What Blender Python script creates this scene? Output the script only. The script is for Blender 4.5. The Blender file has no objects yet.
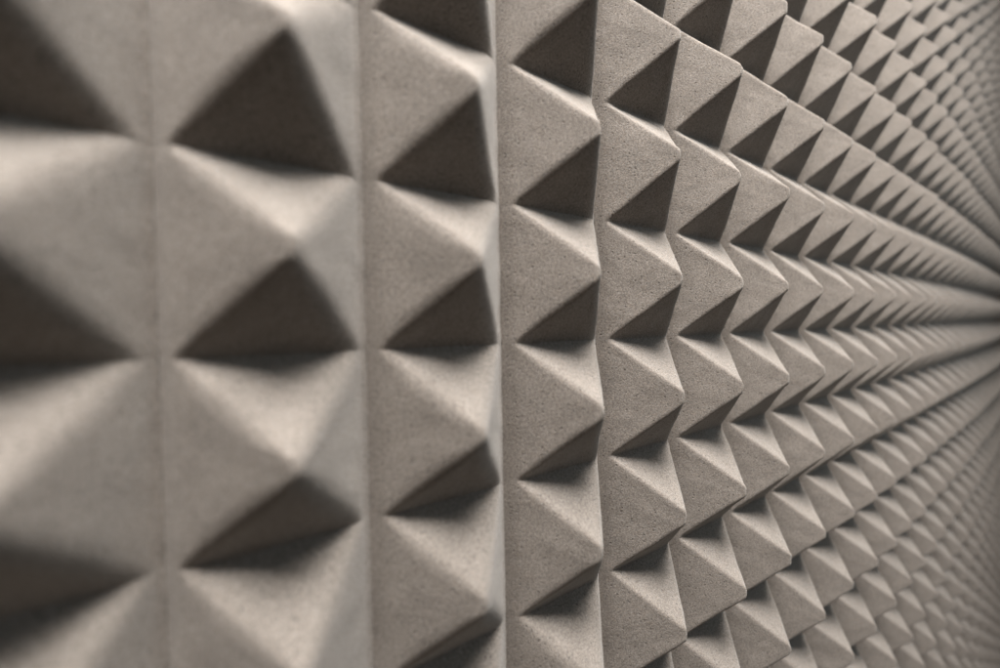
import bpy, math, random
import numpy as np
from mathutils import Matrix, Vector

random.seed(7)
RNG = np.random.RandomState(11)
P = 0.05                     # pitch of the pyramids: five centimetres
Z0 = 1.50                    # height of pyramid row line 0 above the floor of the place

scene = bpy.context.scene

# ------------------------------------------------------------------ camera
# solved from the photograph: wall coordinates in pitches, X along the wall, Y down, Z into the wall
CAM_F = 452.00 / 1000.0
CAM_C = np.array([0.08177, 0.87066, -2.66051])
CAM_R = np.array([[0.815616, 0.017123, -0.57834], [-0.024401, 0.999691, -0.004814], [0.578079, 0.018038, 0.815782]])


BOW = 0.00136                # the wall curves gently away along its length (radius some eighteen metres)


def bow(x):
    """Depth of the curved wall, in pitches, at x pitches along it."""
    return BOW * (x - 2.0) ** 2


def to_world(v):
    return Vector((v[0] * P, v[2] * P, Z0 - v[1] * P))


def dir_world(v):
    return Vector((v[0], v[2], -v[1]))


cd = bpy.data.cameras.new("camera")
cam = bpy.data.objects.new("camera", cd)
scene.collection.objects.link(cam)
right, up, back = dir_world(CAM_R[0]), dir_world(-CAM_R[1]), dir_world(-CAM_R[2])
mw = Matrix((right, up, back)).transposed().to_4x4()
mw.translation = to_world(CAM_C)
cam.matrix_world = mw
cd.sensor_width = 36.0
cd.lens = 36.0 * CAM_F
cd.clip_start = 0.005
cd.clip_end = 100.0
cd.dof.use_dof = True
cd.dof.focus_distance = 0.205
cd.dof.aperture_fstop = 4.1
scene.camera = cam

# ------------------------------------------------------------------ light
w = bpy.data.worlds.new("World")
scene.world = w
w.use_nodes = True
bg = w.node_tree.nodes["Background"]
bg.inputs[0].default_value = (1.0, 0.86, 0.74, 1)
bg.inputs[1].default_value = 0.092


def area(name, loc, target, sx, sy, power, color):
    ld = bpy.data.lights.new(name, "AREA")
    ld.shape = "RECTANGLE"
    ld.size, ld.size_y = sx, sy
    ld.energy = power
    ld.color = color
    lo = bpy.data.objects.new(name, ld)
    scene.collection.objects.link(lo)
    lo.location = loc
    d = Vector(target) - Vector(loc)
    lo.rotation_euler = d.to_track_quat("-Z", "Y").to_euler()
    return lo


area("softbox", (-0.01, -0.278, Z0 + 0.87), (0.08, -0.12, Z0 - 0.05), 0.60, 0.55, 38.0, (1.0, 0.97, 0.94))
area("fill_lamp", (1.00, -0.75, Z0 + 0.55), (0.05, 0.0, Z0 - 0.05), 0.5, 0.5, 2.3, (0.62, 0.85, 1.0))

scene.view_settings.view_transform = "Standard"
scene.view_settings.look = "None"
scene.view_settings.exposure = 0.0
scene.view_settings.gamma = 1.0


# ------------------------------------------------------------------ materials
def foam_material():
    m = bpy.data.materials.new("foam")
    m.use_nodes = True
    nt = m.node_tree
    N, L = nt.nodes, nt.links
    b = N["Principled BSDF"]
    b.inputs["Roughness"].default_value = 0.95
    b.inputs["Specular IOR Level"].default_value = 0.12
    b.inputs["Sheen Weight"].default_value = 0.30
    b.inputs["Sheen Roughness"].default_value = 0.45
    b.inputs["Sheen Tint"].default_value = (1.0, 0.97, 0.93, 1)
    b.inputs["Subsurface Weight"].default_value = 0.55
    b.inputs["Subsurface Radius"].default_value = (1.0, 0.82, 0.68)
    b.inputs["Subsurface Scale"].default_value = 0.0018
    geo = N.new("ShaderNodeNewGeometry")

    def noise(scale, detail, rough):
        n = N.new("ShaderNodeTexNoise")
        n.inputs["Scale"].default_value = scale
        n.inputs["Detail"].default_value = detail
        n.inputs["Roughness"].default_value = rough
        L.new(geo.outputs["Position"], n.inputs["Vector"])
        return n

    grain = noise(1450.0, 4.0, 0.75)
    mottle = noise(60.0, 3.0, 0.55)
    vor = N.new("ShaderNodeTexVoronoi")
    vor.inputs["Scale"].default_value = 620.0
    L.new(geo.outputs["Position"], vor.inputs["Vector"])
    # open pores: a few dark pits among the cells
    pit = N.new("ShaderNodeMapRange")
    pit.inputs["From Min"].default_value = 0.085
    pit.inputs["From Max"].default_value = 0.30
    L.new(vor.outputs["Distance"], pit.inputs["Value"])
    sep = N.new("ShaderNodeSeparateColor")
    L.new(vor.outputs["Color"], sep.inputs[0])
    rare = N.new("ShaderNodeMath")
    rare.operation = "LESS_THAN"
    rare.inputs[1].default_value = 0.72
    L.new(sep.outputs[0], rare.inputs[0])
    pits = N.new("ShaderNodeMath")
    pits.operation = "MAXIMUM"
    L.new(pit.outputs[0], pits.inputs[0])
    L.new(rare.outputs[0], pits.inputs[1])

    ramp = N.new("ShaderNodeValToRGB")
    ramp.color_ramp.elements[0].position = 0.33
    ramp.color_ramp.elements[0].color = (0.152, 0.132, 0.114, 1)
    ramp.color_ramp.elements[1].position = 0.69
    ramp.color_ramp.elements[1].color = (0.376, 0.335, 0.298, 1)
    L.new(grain.outputs["Fac"], ramp.inputs["Fac"])
    mot = N.new("ShaderNodeMapRange")
    mot.inputs["From Min"].default_value = 0.25
    mot.inputs["From Max"].default_value = 0.75
    mot.inputs["To Min"].default_value = 0.90
    mot.inputs["To Max"].default_value = 1.08
    L.new(mottle.outputs["Fac"], mot.inputs["Value"])
    pm = N.new("ShaderNodeMapRange")
    pm.inputs["To Min"].default_value = 0.50
    pm.inputs["To Max"].default_value = 1.0
    L.new(pits.outputs[0], pm.inputs["Value"])
    mul = N.new("ShaderNodeMath")
    mul.operation = "MULTIPLY"
    L.new(mot.outputs[0], mul.inputs[0])
    L.new(pm.outputs[0], mul.inputs[1])
    vm = N.new("ShaderNodeVectorMath")
    vm.operation = "SCALE"
    L.new(ramp.outputs["Color"], vm.inputs[0])
    L.new(mul.outputs[0], vm.inputs["Scale"])
    L.new(vm.outputs[0], b.inputs["Base Color"])

    add = N.new("ShaderNodeMath")
    add.operation = "MULTIPLY_ADD"
    add.inputs[1].default_value = 0.6
    L.new(pits.outputs[0], add.inputs[0])
    L.new(grain.outputs["Fac"], add.inputs[2])
    bump = N.new("ShaderNodeBump")
    bump.inputs["Strength"].default_value = 0.8
    bump.inputs["Distance"].default_value = 0.0004
    L.new(add.outputs[0], bump.inputs["Height"])
    L.new(bump.outputs[0], b.inputs["Normal"])
    return m


def plain_material(name, col, rough):
    m = bpy.data.materials.new(name)
    m.use_nodes = True
    nt = m.node_tree
    b = nt.nodes["Principled BSDF"]
    b.inputs["Roughness"].default_value = rough
    n = nt.nodes.new("ShaderNodeTexNoise")
    n.inputs["Scale"].default_value = 90.0
    n.inputs["Detail"].default_value = 5.0
    r = nt.nodes.new("ShaderNodeValToRGB")
    r.color_ramp.elements[0].color = tuple(c * 0.85 for c in col) + (1,)
    r.color_ramp.elements[1].color = tuple(c * 1.1 for c in col) + (1,)
    nt.links.new(n.outputs["Fac"], r.inputs["Fac"])
    nt.links.new(r.outputs["Color"], b.inputs["Base Color"])
    return m


FOAM = foam_material()

# ------------------------------------------------------------------ the shape of one moulded pyramid
H = 0.489          # height, in pitches
FL = 0.060         # where the ridges start, beside the upright groove
LEVEL = 0.125      # height of the level grooves, as a share of H
TP = 0.050         # half width of the blunt tip


def smax(a, b, k):
    h = np.clip(0.5 + 0.5 * (a - b) / k, 0, 1)
    return b + (a - b) * h + k * h * (1 - h)


def smin(a, b, k):
    return -smax(-a, -b, k)


# slow unevenness of the cut foam: a sum of plane waves, continuous over the whole sheet
WAVES = [(RNG.uniform(-1, 1, 2) * s, RNG.uniform(0, 6.28), a) for s, a in
         [(2.5, .0022)] * 4 + [(7, .0020)] * 6 + [(16, .0012)] * 8 + [(34, .0006)] * 8]


def waviness(x, y):
    z = np.zeros_like(x)
    for d, ph, a in WAVES:
        z += a * np.sin(d[0] * x * 2 + d[1] * y * 2 + ph)
    return z


def grid_line(n):
    """n+1 coordinates from -.5 to .5, closer together at groove floor and tip."""
    t = np.linspace(0, 1, 400)
    dens = 1 + 2.2 * np.exp(-((t * .5 - TP) / .03) ** 2) + 2.2 * np.exp(-((.5 - t * .5 - FL) / .035) ** 2) + .8 * np.exp(-((.5 - t * .5) / .012) ** 2)
    c = np.concatenate([[0], np.cumsum((dens[1:] + dens[:-1]) / 2)])
    half = np.interp(np.linspace(0, 1, n // 2 + 1), c / c[-1], t) * .5
    return np.concatenate([-half[:0:-1], half])


GRID = {n: grid_line(n) for n in (56, 32, 20, 12)}


def cell_geometry(i, j, n):
    """Vertices (wall coordinates) and quads of the pyramid in column i, row j."""
    g = GRID[n]
    v, u = np.meshgrid(g, g, indexing="ij")
    r = np.random.RandomState((i + 200) * 7919 + (j + 200) * 104729 & 0x7fffffff)
    du, dv, dh, dt = r.normal(0, .006), r.normal(0, .006), r.normal(0, .012), r.normal(0, .006)
    win = (1 - 4 * u * u) * (1 - 4 * v * v)
    x, y = u + i + .5, v + j + .5
    uu = u - du * win + .16 * waviness(x * 1.3 + 9, y * 1.3)
    vv = v - dv * win + .16 * waviness(x * 1.2, y * 1.2 + 30)
    tp = TP + dt
    # the upright grooves are cut right down, the level ones stop a little higher
    side = np.where(uu > 0, .458, .5)          # the cut leans a little: the right flank is steeper
    hu = np.maximum(side - np.abs(uu), 0) / (side - .2 * tp)
    hv = LEVEL + (1 - LEVEL) * smax((.492 - np.abs(vv)) / (.492 - tp) - .008, np.full_like(u, .0), .04)
    h = smin(hu, hv, np.where(uu > 0, .17, .045))
    h = smin(h, np.ones_like(h), .03)
    h = h * H * (1 + dh * win)
    d = .5 - np.abs(u)
    e = .5 - np.abs(v)
    h = h - .036 * np.exp(-(d / .034) ** 2) + .5 * waviness(x, y)
    co = np.stack([x * P, (bow(x) - h) * P, Z0 - y * P], -1).reshape(-1, 3)
    k = len(g)
    a = (np.arange(k - 1)[:, None] * k + np.arange(k - 1)[None, :]).ravel()
    vi, ui = np.divmod(a, k)
    # the diagonal of every quad follows the ridge it lies on: split into triangles by quadrant
    same = ((ui * 2 < k - 1) == (vi * 2 < k - 1))
    q0, q1, q2, q3 = a, a + k, a + k + 1, a + 1
    t1 = np.where(same[:, None], np.stack([q0, q1, q2], 1), np.stack([q0, q1, q3], 1))
    t2 = np.where(same[:, None], np.stack([q0, q2, q3], 1), np.stack([q1, q2, q3], 1))
    return co, np.concatenate([t1, t2])


def mesh_from(name, co, tri, mat):
    me = bpy.data.meshes.new(name)
    me.vertices.add(len(co))
    me.vertices.foreach_set("co", np.asarray(co, dtype=np.float32).ravel())
    me.loops.add(len(tri) * 3)
    me.loops.foreach_set("vertex_index", np.asarray(tri, dtype=np.int32).ravel())
    me.polygons.add(len(tri))
    me.polygons.foreach_set("loop_start", np.arange(0, len(tri) * 3, 3, dtype=np.int32))
    me.polygons.foreach_set("use_smooth", np.ones(len(tri), dtype=bool))
    me.update(calc_edges=True)
    me.validate()
    me.materials.append(mat)
    return me


def project(v):
    q = (v - CAM_C) @ CAM_R.T
    z = np.maximum(q[:, 2], 1e-6)
    return np.where(q[:, 2:3] > .05, np.stack([.5 + CAM_F * q[:, 0] / z, .5 + CAM_F * q[:, 1] / z * 1000 / 668], 1), np.nan)


def area_in_frame(i, j):
    """Share of the picture that pyramid i, j covers (hidden faces not counted out)."""
    t = np.linspace(0, 1, 9)
    b, a = np.meshgrid(t, t, indexing="ij")
    hgt = -np.clip((.45 - np.maximum(abs(a - .5), abs(b - .5))) / .4, 0, 1) * H
    pr = project(np.stack([i + a, j + b, hgt + bow(i + a)], -1).reshape(-1, 3)).reshape(9, 9, 2)
    if np.isnan(pr).any():
        return 0.0
    d1, d2 = pr[1:, 1:] - pr[:-1, :-1], pr[1:, :-1] - pr[:-1, 1:]
    ar = (d1[..., 1] * d2[..., 0] - d1[..., 0] * d2[..., 1]) / 2
    c = (pr[1:, 1:] + pr[:-1, :-1]) / 2
    inside = (c > 0).all(-1) & (c < 1).all(-1)
    return float(np.clip(ar, 0, None)[inside].sum())


# ------------------------------------------------------------------ the wall and the foam sheet on it
I0, I1, J0, J1 = -9, 62, -22, 26


def slab_mesh(name, i0, i1, y0, y1, z0, z1, mat):
    """A slab that follows the curve of the wall, from depth y0 to y1."""
    co, f = [], []
    xs = np.linspace(i0, i1, 160)
    for x in xs:
        d = bow(x) * P
        co += [(x * P, y0 + d, z0), (x * P, y0 + d, z1), (x * P, y1 + d, z1), (x * P, y1 + d, z0)]
    for k in range(len(xs) - 1):
        for q in range(4):
            f.append((4 * k + q, 4 * k + (q + 1) % 4, 4 * k + 4 + (q + 1) % 4, 4 * k + 4 + q))
    n = 4 * (len(xs) - 1)
    f += [(0, 3, 2, 1), (n, n + 1, n + 2, n + 3)]
    me = bpy.data.meshes.new(name)
    me.from_pydata(co, [], f)
    me.materials.append(mat)
    return me


wall = bpy.data.objects.new("wall", slab_mesh("wall", I0 - 6, I1 + 6, .0225, .12, Z0 - J1 * P - .3, Z0 - J0 * P + .3,
                                             plain_material("plaster", (.42, .41, .39), .9)))
wall["kind"] = "structure"
scene.collection.objects.link(wall)

panel = bpy.data.objects.new("acoustic_foam_panel", None)
panel.empty_display_size = .05
panel.location = (0, .02, Z0)
panel["label"] = "grey-beige acoustic foam panel moulded into rows of blunt pyramids, covering the wall"
panel["category"] = "foam panel"
scene.collection.objects.link(panel)
bpy.context.view_layer.update()
INV = panel.matrix_world.inverted()


def part(name, me):
    o = bpy.data.objects.new(name, me)
    o.parent = panel
    o.matrix_parent_inverse = INV
    scene.collection.objects.link(o)
    return o


part("backing", slab_mesh("backing", I0, I1, .0040, .020, Z0 - J1 * P, Z0 - J0 * P, FOAM))

cells = [(i, j) for i in range(I0, I1) for j in range(J0, J1)]
seen = {c: area_in_frame(*c) for c in cells}
largest = set(sorted(cells, key=lambda c: -seen[c])[:100])

rest_co, rest_tri, base = [], [], 0
for c in cells:
    i, j = c
    if c in largest:
        co, tri = cell_geometry(i, j, 56)
        centre = Vector(((i + .5) * P, 0, Z0 - (j + .5) * P))
        o = part("pyramid", mesh_from("pyramid", co - np.array(centre), tri, FOAM))
        o.location = centre
    else:
        n = 32 if seen[c] > 0.0004 else 20 if (seen[c] > 0 or i < 8) else 12
        co, tri = cell_geometry(i, j, n)
        rest_co.append(co)
        rest_tri.append(tri + base)
        base += len(co)
field = part("pyramid_field", mesh_from("pyramid_field", np.concatenate(rest_co), np.concatenate(rest_tri), FOAM))
field["kind"] = "stuff"
